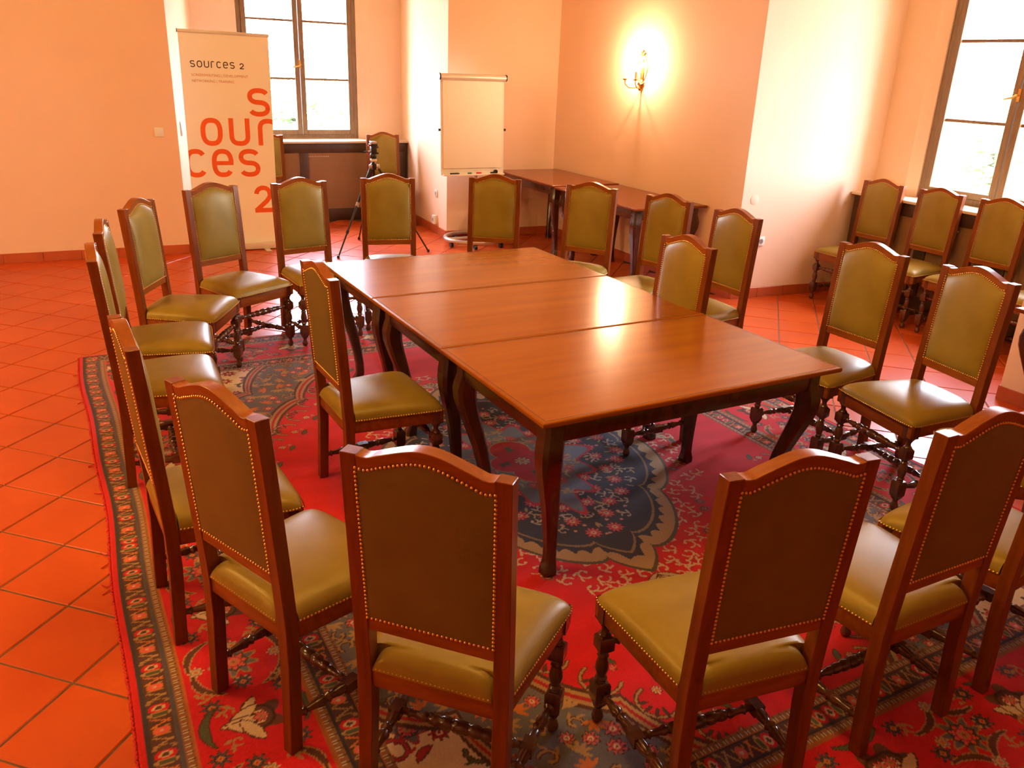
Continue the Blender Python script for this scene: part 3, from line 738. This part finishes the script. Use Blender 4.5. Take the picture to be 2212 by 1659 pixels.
RING = 'leather chairs standing in a ring on the carpet'
WIN2 = 'leather chairs lined up under the right-hand window'
WIN1 = 'leather chairs in the niche behind the banner'
TBL = 'leather chairs drawn up to the table'
chairs = [
 (-0.732, -0.705, -47.5, RING, 'olive leather chair seen from behind at bottom centre, left of the nearest table leg'),
 (0.035, -1.063, -8.8, RING, 'olive leather chair seen from behind at the bottom, right of the nearest table leg'),
 (0.717, -1.086, -1.1, RING, 'leather chair seen from behind whose crest is cut by the right picture edge'),
 (1.324, -1.065, 5.2, RING, 'chair at the right edge showing a rear leg and half-hidden seat behind the cut-off backrest'),
 (2.11, -0.69, 45.0, RING, 'chair at the right picture edge showing only a seat corner beside a turned leg'),
 (-1.081, -0.133, -67.7, RING, 'olive leather chair seen from behind at lower left, lit gold on its seat'),
 (-1.241, 0.538, -87.3, RING, 'chair seen edge-on from behind at left, third from the bottom along the carpet border'),
 (-1.261, 1.809, -92.7, RING, 'leftmost chair facing right, its crest against the terracotta floor'),
 (-1.185, 2.429, -97.6, RING, 'chair second from left whose back is half hidden by the leftmost facing-right chair'),
 (-0.955, 3.088, -118.5, RING, 'leather chair turned right in front of the orange wall, left of the banner'),
 (-0.448, 3.666, -152.2, RING, 'leather chair standing right in front of the white banner'),
 (0.184, 3.810, -169.9, RING, 'leather chair between the banner and the black tripod'),
 (0.890, 3.899, -193.3, RING, 'leather chair right in front of the black tripod'),
 (1.723, 3.710, -212.7, RING, 'leather chair right below the flip chart'),
 (2.247, 3.115, -236.8, RING, 'leather chair in front of the joint of the two side tables'),
 (2.468, 2.455, -260.3, RING, 'leather chair hiding the near corner of the side tables'),
 (2.474, 1.767, 89.0, RING, 'leather chair in front of the bright white niche wall with a socket'),
 (2.396, 0.647, 90.2, RING, 'leather chair facing left beside the right corner of the table'),
 (2.394, 0.045, 80.4, RING, 'big leather chair facing left with a pink wall pier behind its backrest'),
 (1.529, 1.131, 88.8, TBL, 'leather chair pushed in at the right side of the table'),
 (-0.426, 1.157, -88.8, TBL, 'leather chair seen from behind drawn up to the left side of the table'),
 (5.178, 2.774, 90.4, WIN2, 'leftmost chair of the row under the right-hand window'),
 (5.167, 2.193, 87.7, WIN2, 'middle chair of the row under the right-hand window'),
 (5.160, 1.622, 89.7, WIN2, 'chair at the right picture edge in the row under the right-hand window'),
 (5.150, 1.030, 90.0, WIN2, 'chair in the right-hand niche of which only the seat shows behind the table'),
 (2.331, 7.932, 176.3, WIN1, 'leather chair behind the tripod against the radiator cover'),
 (0.873, 7.930, 178.0, WIN1, 'leather chair half hidden behind the right edge of the banner'),
]
proto = make_chair()
for i, (x, y, a, grp, lab) in enumerate(chairs):
    o = proto if i == 0 else copy_tree(proto)
    cx_ = x - .25 * math.sin(math.radians(a)); cy_ = y + .25 * math.cos(math.radians(a))
    onrug = abs(cx_ - RUG_C[0]) < RUG_H[0] + .1 and abs(cy_ - RUG_C[1]) < RUG_H[1] + .1
    o.location = (x, y, 0.0095 if onrug else 0.001); o.rotation_euler = (0, 0, math.radians(a))
    tag(o, lab, 'chair', grp)

# ------------------------------------------------------------------ TABLES
def make_table(Lx, Ly, H, mtop, label, loc, rz=0.0, group=None):
    root = empty('dining_table', loc, rz)
    tag(root, label, 'table', group)
    prof = [(.055, H - .026), (.012, H - .026), (.004, H - .022), (.0, H - .016), (.0, H - .009), (.001, H - .0045), (.003, H - .0022), (.008, H - .0008), (.012, H)]
    def rr(i, z):
        x, y = Lx / 2 - i, Ly / 2 - i; return [(-x, -y, z), (x, -y, z), (x, y, z), (-x, y, z)]
    MB().loft([rr(i, z) for i, z in prof]).build('table_top', mtop, root, smooth=0)
    fx_, fy_ = Lx / 2 - .019, Ly / 2 - .019; il = MB()
    for s in (-1, 1):
        il.box(-fx_, fx_, s * fy_ - .0013, s * fy_ + .0013, H - .001, H + .0003); il.box(s * fx_ - .0013, s * fx_ + .0013, -fy_, fy_, H - .001, H + .0003)
    il.build('inlay_line', m_tdark, root, smooth=0)
    ap = .055; hA = .088
    for s in (-1, 1):
        MB().box(-Lx / 2 + ap + .05, Lx / 2 - ap - .05, s * (Ly / 2 - ap) - (.022 if s > 0 else 0), s * (Ly / 2 - ap) + (0 if s > 0 else .022), H - .026 - hA, H - .026).build('apron', m_tdark, root, bevel=.002)
        MB().box(s * (Lx / 2 - ap) - (.022 if s > 0 else 0), s * (Lx / 2 - ap) + (0 if s > 0 else .022), -Ly / 2 + ap + .05, Ly / 2 - ap - .05, H - .026 - hA, H - .026).build('apron', m_tdark, root, bevel=.002)
    zt = H - .026
    secs = [(zt, .043, .0), (zt - .07, .043, .0), (zt - .10, .045, .006), (zt - .14, .0455, .012), (zt - .19, .044, .010), (zt - .25, .040, -.002), (zt - .33, .035, -.022),
            (zt - .42, .030, -.044), (zt - .52, .026, -.060), (zt - .60, .0235, -.070), (zt - .66, .0235, -.072), (.040, .027, -.066), (.022, .031, -.060), (.0, .031, -.060)]
    for sx in (-1, 1):
        for sy in (-1, 1):
            bx, by = sx * (Lx / 2 - ap - .040), sy * (Ly / 2 - ap - .040); rings = []
            for z, r, off in secs:
                c = r * .35
                pts = [(-r + c, -r), (r - c, -r), (r, -r + c), (r, r - c), (r - c, r), (-r + c, r), (-r, r - c), (-r, -r + c)]
                rings.append([(bx + sx * off + a, by + sy * off + b_, z) for a, b_ in pts])
            MB().loft(rings[::-1]).build('leg', m_tdark, root, smooth=40)
    return root
TW, TD = 1.5128, 0.8958
TG = 'three tables pushed together on the carpet'
for k, lab in enumerate(('nearest of the three dark-legged wooden tables pushed together', 'middle one of the three wooden tables pushed together', 'farthest of the three wooden tables pushed together, lit by the window')):
    make_table(TW, TD - .0015, 0.7505, m_top, lab, (TW / 2, TD * (k + .5), 0.0095), 0, TG)
make_table(0.83, 1.44, 0.795, m_top2, 'polished side table against the right wall, the one farther from the corner', (3.555, 4.40, 0.0), math.radians(-1.4), 'side tables along the right wall')
make_table(0.83, 1.35, 0.803, m_top2, 'polished side table standing in the corner behind the flip chart', (3.59, 5.83, 0.0), math.radians(-1.4), 'side tables along the right wall')
make_table(0.56, 1.50, 0.76, m_top2, 'sunlit table cut by the right picture edge', (3.575, -0.42, 0.0), math.radians(-1.2))

# ------------------------------------------------------------------ roll-up banner
def ribbon(mb, pts, wd, y, round_=False):
    n = len(pts); L_ = []; R_ = []
    for i in range(n):
        a = pts[max(0, i - 1)]; c = pts[min(n - 1, i + 1)]
        dx, dz = c[0] - a[0], c[1] - a[1]; l = math.hypot(dx, dz) or 1; nx, nz = -dz / l * wd / 2, dx / l * wd / 2
        L_.append((pts[i][0] + nx, y, pts[i][1] + nz)); R_.append((pts[i][0] - nx, y, pts[i][1] - nz))
    mb.add(L_ + R_, [(i, i + 1, n + i + 1, n + i) for i in range(n - 1)])
def sup(cx, cz, rx, rz, a0, a1, n=28, e=2.6):
    out = []
    for k in range(n + 1):
        a = math.radians(a0 + (a1 - a0) * k / n); c, s = math.cos(a), math.sin(a)
        out.append((cx + rx * math.copysign(abs(c) ** (2 / e), c), cz + rz * math.copysign(abs(s) ** (2 / e), s)))
    return out
def glyph(mb, ch, x0, x1, z0, z1, wd, y):
    h = wd / 2; cx, cz = (x0 + x1) / 2, (z0 + z1) / 2; rx, rz = (x1 - x0) / 2 - h, (z1 - z0) / 2 - h
    if ch == 'o': ribbon(mb, sup(cx, cz, rx, rz, 0, 360, 56), wd, y)
    elif ch == 'c': ribbon(mb, sup(cx, cz, rx, rz, 38, 322, 44), wd, y)
    elif ch == 'e':
        ribbon(mb, sup(cx, cz, rx, rz, 0, 322, 48), wd, y); ribbon(mb, [(cx - rx, cz), (cx + rx + h * .9, cz)], wd * .86, y + .0002)
    elif ch == 'u':
        b_ = sup(cx, z0 + h + rx, rx, rx, 180, 360, 24); ribbon(mb, [(cx - rx, z1)] + b_ + [(cx + rx, z1)], wd, y)
    elif ch == 'r':
        b_ = sup(x0 + h + rx, z1 - h - rx, rx, rx, 180, 40, 18); ribbon(mb, [(x0 + h, z0)] + b_, wd, y)
    elif ch == 's':
        q = rz / 2
        a = sup(cx, cz + q, rx, q, 25, 180, 18, 2.3) + sup(cx, cz + q, rx, q, 180, 255, 8, 2.3)
        b_ = sup(cx, cz - q, rx, q, 75, 0, 8, 2.3) + sup(cx, cz - q, rx, q, 0, -155, 18, 2.3)
        ribbon(mb, a + b_, wd, y)
    elif ch == '2':
        a = sup(cx, z1 - h - rx, rx, rx, 175, -20, 24, 2.2); ribbon(mb, a + [(cx + rx * .55, cz - rz * .15), (x0 + h, z0 + h * 1.3)], wd, y)
        ribbon(mb, [(x0, z0 + h), (x1, z0 + h)], wd, y + .0002)
def banner():
    yb = 6.752
    root = empty('roll_up_banner', (0.26, yb, 0), 0); tag(root, 'white roll-up banner with orange and black lettering in front of the window niche', 'banner')
    T = Matrix.Translation((-0.26, -yb, 0))
    def part(mb, name, m_, bevel=0, parent=root):
        mb.v = [tuple(Matrix.Rotation(.010, 4, 'Y') @ (T @ Vector(p))) for p in mb.v]
        return mb.build(name, m_, parent, bevel=bevel, smooth=30)
    x0, x1 = -0.163, 0.688
    part(MB().box(x0 - .012, x1 + .012, yb - .05, yb + .05, .012, .082), 'cassette', m_alu, .006)
    for fx in (-.02, .545):
        part(MB().box(fx - .028, fx + .028, yb - .16, yb + .14, .003, .012), 'foot', m_alu, .002)
    part(MB().box(x0, x1, yb - .001, yb + .001, .08, 2.13), 'sheet', m_banner)
    part(MB().box(x0 - .006, x1 + .006, yb - .012, yb + .012, 2.122, 2.152), 'top_rail', m_alu, .004)
    part(MB().box(x0 - .010, x0 - .006, yb - .013, yb + .013, 2.12, 2.154), 'end_cap', m_black)
    part(MB().tube([(.26, yb + .03, .08), (.26, yb + .02, 2.13)], .010), 'support_pole', m_alu)
    y = yb - .0022
    big = MB(); wd = .047
    glyph(big, 's', .447, .668, 1.365, 1.640, wd, y)
    glyph(big, 'o', -.030, .182, 1.075, 1.345, wd, y); glyph(big, 'u', .245, .452, 1.075, 1.345, wd, y)
    r_ = MB(); glyph(r_, 'r', .532, .745, 1.08, 1.345, wd, y)
    c_ = MB(); glyph(c_, 'c', -.205, .010, .765, 1.045, wd, y)
    glyph(big, 'e', .055, .268, .765, 1.045, wd, y); glyph(big, 's', .322, .535, .765, 1.045, wd, y)
    glyph(big, '2', .455, .640, .392, .672, wd, y)
    for q in (r_, c_):                                               # letters running off the sheet are cut at its edge
        q.v = [(min(max(p[0], x0 + .001), x1 - .001), p[1], p[2]) for p in q.v]; big.add(q.v, q.f)
    L1 = part(big, 'orange_lettering', m_orange); L1['label'] = 'orange print reading s our ces 2'
    sm = MB(); xx = -.075; w1 = .0088
    for ch, wg in (('s', .046), ('o', .050), ('u', .048), ('r', .036), ('c', .046), ('e', .048), ('s', .046)):
        glyph(sm, ch, xx, xx + wg, 1.813, 1.875, w1, y); xx += wg + .0165
    glyph(sm, '2', .392, .432, 1.813, 1.868, w1, y)
    L2 = part(sm, 'dark_lettering', m_brown); L2['label'] = 'dark print reading sources 2'
    sub = MB()
    for body, xs, zs, width in (('SCREENWRITING | DEVELOPMENT', -.072, 1.732, .54), ('NETWORKING | TRAINING', -.072, 1.678, .40)):
        cu = bpy.data.curves.new('t', 'FONT'); cu.body = body; cu.size = .034; cu.resolution_u = 2
        to = bpy.data.objects.new('t', cu); col.objects.link(to)
        bpy.context.view_layer.update()
        me = bpy.data.meshes.new_from_object(to); wv = max(v.co.x for v in me.vertices) or 1; k = width / wv
        sub.add([(xs + v.co.x * k, y, zs + v.co.y) for v in me.vertices], [tuple(p.vertices) for p in me.polygons])
        bpy.data.objects.remove(to); bpy.data.curves.remove(cu); bpy.data.meshes.remove(me)
    L3 = part(sub, 'small_lettering', m_sub); L3['label'] = 'small print reading SCREENWRITING DEVELOPMENT NETWORKING TRAINING'
banner()

# ------------------------------------------------------------------ flip chart
def flip_chart():
    root = empty('flip_chart', (2.775, 6.27, 0)); tag(root, 'white flip chart on a wheeled stand left of the corner', 'flip chart')
    W = .775; x0, x1 = -W / 2, W / 2
    tilt = Matrix.Translation((0, 0, .79)) @ Matrix.Rotation(-.05, 4, 'X') @ Matrix.Translation((0, 0, -.79))
    def part(mb, name, m_, bevel=0, smooth=30):
        mb.v = [tuple(tilt @ Vector(p)) for p in mb.v]; return mb.build(name, m_, root, bevel=bevel, smooth=smooth)
    part(MB().box(x0, x1, -.012, .012, .79, 1.84), 'board', m_white, .004)
    part(MB().box(x0 + .025, x1 - .03, -.022, -.0125, .862, 1.80), 'paper_pad', m_paper, .001)
    part(MB().tube([(x0 - .004, -.022, 1.812), (x1 + .004, -.022, 1.812)], .036, 14), 'clamp_bar', m_alu)
    for s in (-1, 1):
        part(MB().tube([(s * (W / 2 + .004), -.022, 1.815), (s * (W / 2 + .020), -.022, 1.815)], .036, 14), 'end_cap', m_black)
        part(MB().tube([(s * (W / 2), 0, 1.27), (s * (W / 2 + .026), 0, 1.27)], .013, 10), 'knob', m_black)
    part(MB().box(x0 + .01, x1 - .01, -.060, -.012, .782, .800), 'pen_tray', m_white, .003)
    pole = MB().tube([(.06, .045, .06), (.06, .045, 1.15)], .022, 12).build('pole', m_grey, root)
    MB().box(.0, .12, .012, .06, 1.00, 1.14).build('bracket', m_black, root, bevel=.004)
    ringp = [(.06 + .36 * math.cos(a), -.0 + .33 * math.sin(a), .075) for a in [2 * PI * k / 36 for k in range(37)]]
    MB().tube(ringp, .024, 10, False).build('base_ring', m_grey, root)
    MB().tube([(-.29, .0, .078), (.41, .0, .078)], .018, 8).build('base_bar', m_grey, root)
    MB().lathe([(.06, .05), (.13, .045), (.15, .026)], (.06, .045, 0)).build('hub', m_grey, root)
    for a in (195, 245, 300, 20, 110):
        ca, sa = math.cos(math.radians(a)), math.sin(math.radians(a)); cx, cy = .06 + .36 * ca, .33 * sa
        mb = MB().tube([(cx - .016, cy, .028), (cx + .016, cy, .028)], .028, 12); mb.box(cx - .010, cx + .010, cy - .012, cy + .012, .03, .062)
        mb.build('caster', m_black, root)
    tilt2 = tilt
    for xo, L_, m_, nm, lb in ((-.245, .10, m_black, 'marker_pen', 'black marker lying at the left end of the flip chart tray'),
                               (-.06, .035, m_green, 'marker_pen', 'green-capped marker on the flip chart tray'),
                               (.055, .05, m_red, 'marker_pen', 'red-capped marker on the flip chart tray'),
                               (.235, .06, m_black, 'marker_pen', 'black marker lying at the right end of the flip chart tray')):
        q = MB().tube([(xo - L_ / 2, -.046, .808), (xo + L_ / 2, -.046, .808)], .0085, 10)
        q.tube([(xo + L_ / 2, -.046, .808), (xo + L_ / 2 + .012, -.046, .808)], .006, 8)
        q.v = [tuple(tilt2 @ Vector(p) + Vector((2.775, 6.27, 0))) for p in q.v]
        tag(q.build(nm, m_, None), lb, 'marker', 'markers on the flip chart tray')
    q = MB().tube([(.272, -.052, .818), (.272, -.030, .818)], .023, 16); q.v = [tuple(tilt2 @ Vector(p) + Vector((2.775, 6.27, 0))) for p in q.v]
    tag(q.build('board_magnet', m_black), 'round black magnet at the lower right of the flip chart', 'magnet')
flip_chart()

# ------------------------------------------------------------------ tripod
def tripod():
    c = Vector((1.635, 6.33, 0)); root = empty('camera_tripod', c); tag(root, 'black camera tripod without camera in front of the window niche', 'tripod')
    ap = Vector((0, 0, .90))
    f0 = Vector((1.126, 6.046, 0)) - c; a0 = math.atan2(f0.y, f0.x); rr = f0.length
    for k in range(3):
        a = a0 + k * 2 * PI / 3; ft = Vector((rr * math.cos(a), rr * math.sin(a), .012)); tp = Vector((.045 * math.cos(a), .045 * math.sin(a), .885))
        d = ft - tp
        leg = MB().tube([tp, tp + d * .42], .015, 10).build('leg', m_black, root)
        MB().tube([tp + d * .40, tp + d * .74], .0115, 8).build('lower_section', m_black, leg)
        MB().tube([tp + d * .72, ft], .0085, 8).build('foot_section', m_black, leg)
        MB().tube([tp + d * .395, tp + d * .435], .019, 10).build('leg_lock', m_grey, leg)
        cl = tp + d * .725; MB().tube([cl - d * .015, cl + d * .015], .016, 10).build('leg_lock', m_black, leg)
        ft2 = MB().lathe([(0, .012), (.012, .016), (.03, .012)], (ft.x, ft.y, 0)).build('rubber_foot', m_black, leg)
        MB().box(-.018, .018, -.014, .014, -.02, .03, Matrix.Translation(tp) @ Matrix.Rotation(a, 4, 'Z')).build('shoulder', m_grey, root, bevel=.004)
    MB().lathe([(.86, .030), (.875, .038), (.915, .038), (.93, .024)], (0, 0, 0), 16).build('crown', m_black, root)
    MB().tube([(0, 0, .55), (0, 0, .985)], .0135, 12).build('centre_column', m_black, root)
    MB().lathe([(.945, .030), (.952, .036), (.966, .036), (.972, .028)], (0, 0, 0), 16).build('collar', m_alu, root)
    hb = MB(); hb.lathe([(.975, .034), (1.01, .036), (1.03, .028)], (0, 0, 0), 16); hb.box(-.028, .028, -.03, .03, 1.02, 1.105); hb.box(-.036, .036, -.036, .036, 1.10, 1.125)
    hb.build('pan_head', m_black, root, bevel=.004)
    MB().box(-.030, .030, -.034, .034, 1.126, 1.150).build('quick_release_plate', m_grey, root, bevel=.003)
    MB().tube([(-.03, -.01, 1.055), (-.085, -.03, 1.05)], .006, 8).build('pan_handle', m_alu, root)
    MB().tube([(-.075, -.027, 1.05), (-.125, -.045, 1.048)], .012, 8).build('handle_grip', m_black, root)
    for z, s in ((1.09, 1), (1.03, 1), (1.11, -1)):
        MB().tube([(s * .028, 0, z), (s * .055, 0, z)], .010, 8).build('knob', m_red if s < 0 else m_black, root)
tripod()

# ------------------------------------------------------------------ wall sconce with its light
def sconce(loc, rz, label, light=LAMP, colr=LAMP_COL):
    """local frame: wall plane x=0, room towards -x, width along y"""
    root = empty('wall_sconce', loc, rz); tag(root, label, 'wall lamp')
    mb = MB()                                                        # shell at the foot
    for k in range(7):
        a = math.radians(-60 + 20 * k)
        mb.tube([(-.012, 0, -.005), (-.030, .028 * math.sin(a), .03 * math.cos(a) + .005), (-.012, .055 * math.sin(a), .062 * math.cos(a) - .0)], [.006, .010, .006], 6)
    mb.lathe([(0, .012), (.02, .022), (.03, .010)], (-.018, 0, -.045), 10)
    mb.build('shell', m_gold, root)
    bp = MB().loft([[(-.003 - .010 * k, .030 * (1 - .25 * k) * math.cos(a), .12 + .14 * (1 - .2 * k) * math.sin(a)) for a in [2 * PI * q / 20 for q in range(20)]] for k in (0, 1)])
    bp.build('backplate', m_gold, root)
    for s in (-1, 1):
        pts = [(-.014, s * (.020 + .070 * math.sin(PI * t) ** .8), .03 + .27 * t) for t in [k / 14 for k in range(15)]]
        MB().tube(pts, [.008 - .004 * abs(2 * k / 14 - 1) for k in range(15)], 7).build('scroll', m_gold, root)
    cr = MB()
    for k in range(5):
        a = math.radians(-70 + 35 * k); cr.tube([(-.014, 0, .285), (-.018, .028 * math.sin(a), .285 + .032 * math.cos(a)), (-.014, .050 * math.sin(a), .285 + .055 * math.cos(a))], [.005, .009, .003], 6)
    cr.build('crown', m_gold, root)
    for s in (-1, 1):
        yy = s * .088
        pts = [(-.02, s * .010, .0), (-.06, s * .035, -.020), (-.11, s * .070, -.018), (-.145, yy, .015), (-.150, yy, .055)]
        arm = MB().tube(pts, .0055, 7).build('arm', m_gold, root)
        MB().lathe([(.05, .006), (.055, .022), (.064, .026), (.068, .014)], (-.150, yy, 0), 14).build('drip_cup', m_gold, arm)
        MB().lathe([(.066, .011), (.135, .011)], (-.150, yy, 0), 12).build('candle', m_candle, arm)
        MB().lathe([(.135, .008), (.150, .015), (.170, .014), (.190, .007), (.205, .001)], (-.150, yy, 0), 12).build('bulb', m_bulb, arm)
        l = bpy.data.lights.new('bulb_light', 'POINT'); l.energy = light; l.color = colr; l.shadow_soft_size = .022
        lo = bpy.data.objects.new('bulb_light', l); col.objects.link(lo); lo.parent = root; lo.location = (-.150 - .0, yy, .225)
    return root
sconce((Rx(4.92) - .002, 4.92, 1.80), 0, 'lit gilt candle sconce on the orange wall above the side tables', LAMP * .70, (1.0, 0.66, 0.40))
sconce((XL + .002, 1.0, 1.80), PI, 'lit candle sconce added unseen on the left wall for warm light', LAMP * 0.8)  # extra sconce out of view, added for warm light from the left
def fill_chandelier(loc, n, light, label):  # out-of-view lamps added to warm the light on seats and floor
    root = empty('fill_chandelier', loc); tag(root, label, 'fill_chandelier', 'unseen chandeliers added for warm light')
    x, y, z = loc
    MB().lathe([(-.26, .012), (-.24, .03), (-.18, .055), (-.10, .03), (-.02, .02), (.10, .035), (.18, .014), (.22, .008)], (0, 0, 0), 14).build('stem', m_gold, root)
    MB().tube([(0, 0, .2), (0, 0, HC - z)], .006, 6).build('rod', m_gold, root)
    MB().lathe([(HC - z - .04, .02), (HC - z - .01, .07), (HC - z, .07)], (0, 0, 0), 16).build('ceiling_rose', m_gold, root)
    for k in range(n):
        a = 2 * PI * k / n; c_, s_ = math.cos(a), math.sin(a)
        pts = [(r * c_, r * s_, zz) for r, zz in ((.04, -.12), (.16, -.20), (.30, -.18), (.39, -.10), (.40, -.03))]
        arm = MB().tube(pts, .008, 7).build('arm', m_gold, root)
        MB().lathe([(-.03, .008), (-.024, .028), (-.014, .032), (-.010, .016)], (.40 * c_, .40 * s_, 0), 14).build('drip_cup', m_gold, arm)
        MB().lathe([(-.012, .012), (.075, .012)], (.40 * c_, .40 * s_, 0), 12).build('candle', m_candle, arm)
        MB().lathe([(.075, .008), (.09, .016), (.11, .015), (.13, .007), (.145, .001)], (.40 * c_, .40 * s_, 0), 12).build('bulb', m_bulb, arm)
        l = bpy.data.lights.new('bulb_light', 'POINT'); l.energy = light; l.color = LAMP_COL; l.shadow_soft_size = .06
        lo = bpy.data.objects.new('bulb_light', l); col.objects.link(lo); lo.parent = root; lo.location = (.40 * c_, .40 * s_, .21)
fill_chandelier((-0.2, 0.1, 3.0), 8, LAMP * 0.33, 'lit gilt candle chandelier added unseen above the chair ring for warm light')
fill_chandelier((-3.6, 2.2, 3.0), 8, LAMP * 0.66, 'lit gilt candle chandelier added unseen above the bare tiles at left for warm light')

# ------------------------------------------------------------------ switches, sockets
def plate(name, c, u, n, w_, hh, t, m_, label, cat, hole=False):
    u, n = Vector(u).normalized(), Vector(n).normalized(); z = Vector((0, 0, 1)); c = Vector(c)
    T = Matrix(((u.x, n.x, 0, c.x), (u.y, n.y, 0, c.y), (u.z, n.z, 1, c.z), (0, 0, 0, 1)))
    root = empty(name, c)
    Tl = Matrix.Translation(-c) @ T
    MB().box(-w_ / 2, w_ / 2, 0, t, -hh / 2, hh / 2, Tl).build('cover_plate', m_, root, bevel=min(.003, t * .4))
    if hole:
        MB().tube([Tl @ Vector((0, t + .0005, 0)), Tl @ Vector((0, t + .002, 0))], w_ * .27, 16).build('socket_well', m_grey, root)
    else:
        MB().box(-w_ * .38, w_ * .38, t, t + .003, -hh * .38, hh * .38, Tl).build('rocker', m_, root, bevel=.001)
    tag(root, label, cat); return root
bd = (1, -.0391, 0); bn = (-.0391, -1, 0)
plate('light_switch', (-.402, By(-.402), 1.208), bd, bn, .085, .085, .010, m_white, 'square light switch on the orange wall left of the banner', 'switch')
s1 = Vector((N1[1][0] - N1[0][0], N1[1][1] - N1[0][1], 0)).normalized(); n1 = Vector((s1.y, -s1.x, 0))
p1 = Vector((*N1[0], 1.225)) + s1 * .22
plate('strap_plate', p1, s1, n1, .05, .14, .014, m_grey, 'narrow metal plate on the white niche side left of the banner', 'plate')
sr = Vector((N1R[1][0] - N1R[0][0], N1R[1][1] - N1R[0][1], 0)).normalized(); nr = Vector((-sr.y, sr.x, 0))
pr = Vector((*N1R[0], 0)) + sr * .37
plate('wall_socket', pr + Vector((0, 0, .478)), sr, nr, .08, .08, .012, m_white, 'white wall plate on the niche side left of the flip chart', 'socket', True)
jb = plate('junction_box', pr + Vector((0, 0, .165)), sr, nr, .085, .10, .045, m_white, 'white junction box just above the skirting left of the flip chart', 'socket', True)
MB().tube([nr * .02 + sr * q + Vector((0, 0, z)) for q, z in ((-.02, .05), (-.022, .10), (-.035, .125), (-.06, .13))], .005, 6).build('cable', m_white, jb)
s2 = Vector((N2[1][0] - N2[0][0], N2[1][1] - N2[0][1], 0)).normalized(); n2 = Vector((s2.y, -s2.x, 0))
plate('wall_socket', Vector((*N2[0], .527)) + s2 * .265, s2, n2, .085, .085, .012, m_white, 'white socket low on the white niche wall at right', 'socket', True)
rc = Vector((*N2[0], .905)) + s2 * .135
tag(MB().lathe([(-.002, .045), (.002, .045), (.003, .042), (.0031, .0)], rc, 28, n2).build('round_cover', m_wall), 'round blank cover on the white niche wall above the socket', 'cover')

# ------------------------------------------------------------------ outdoors: lawn and trees
struct(MB().box(-60, 90, -60, 110, -4.2, -4.0).build('ground', m_lawn, smooth=0))
def tree(x, y, hgt, r, seed, label):
    R_ = random.Random(seed); root = empty('garden_tree', (x, y, -4.0)); tag(root, label, 'tree', 'trees in the garden outside')
    MB().tube([(0, 0, 0), (.1, .05, hgt * .4), (-.1, .1, hgt * .75)], [.25, .18, .08], 8).build('trunk', m_bark, root)
    mb = MB()
    for k in range(1600):
        a, b_ = R_.uniform(0, 2 * PI), math.acos(R_.uniform(-1, 1)); q = r * R_.random() ** .4
        c = Vector((q * math.sin(b_) * math.cos(a), q * math.sin(b_) * math.sin(a), hgt * .72 + q * 1.15 * math.cos(b_)))
        T = Matrix.Translation(c) @ Matrix.Rotation(R_.uniform(0, 6), 4, 'Z') @ Matrix.Rotation(R_.uniform(0, 3), 4, 'X'); L_ = R_.uniform(.14, .26)
        mb.add([T @ Vector(p) for p in ((-L_, 0, 0), (0, -L_ * .45, .02), (L_, 0, 0), (0, L_ * .45, .02))], [(0, 1, 2, 3)])
    fo = mb.build('foliage', m_leaf, root, smooth=0); fo['kind'] = 'stuff'
tree(5.4, 23.5, 6.0, 1.7, 1, 'pale green tree seen through the panes of the window behind the banner')
tree(26.0, 14.6, 5.2, 1.9, 2, 'pale green tree seen through the right-hand window')
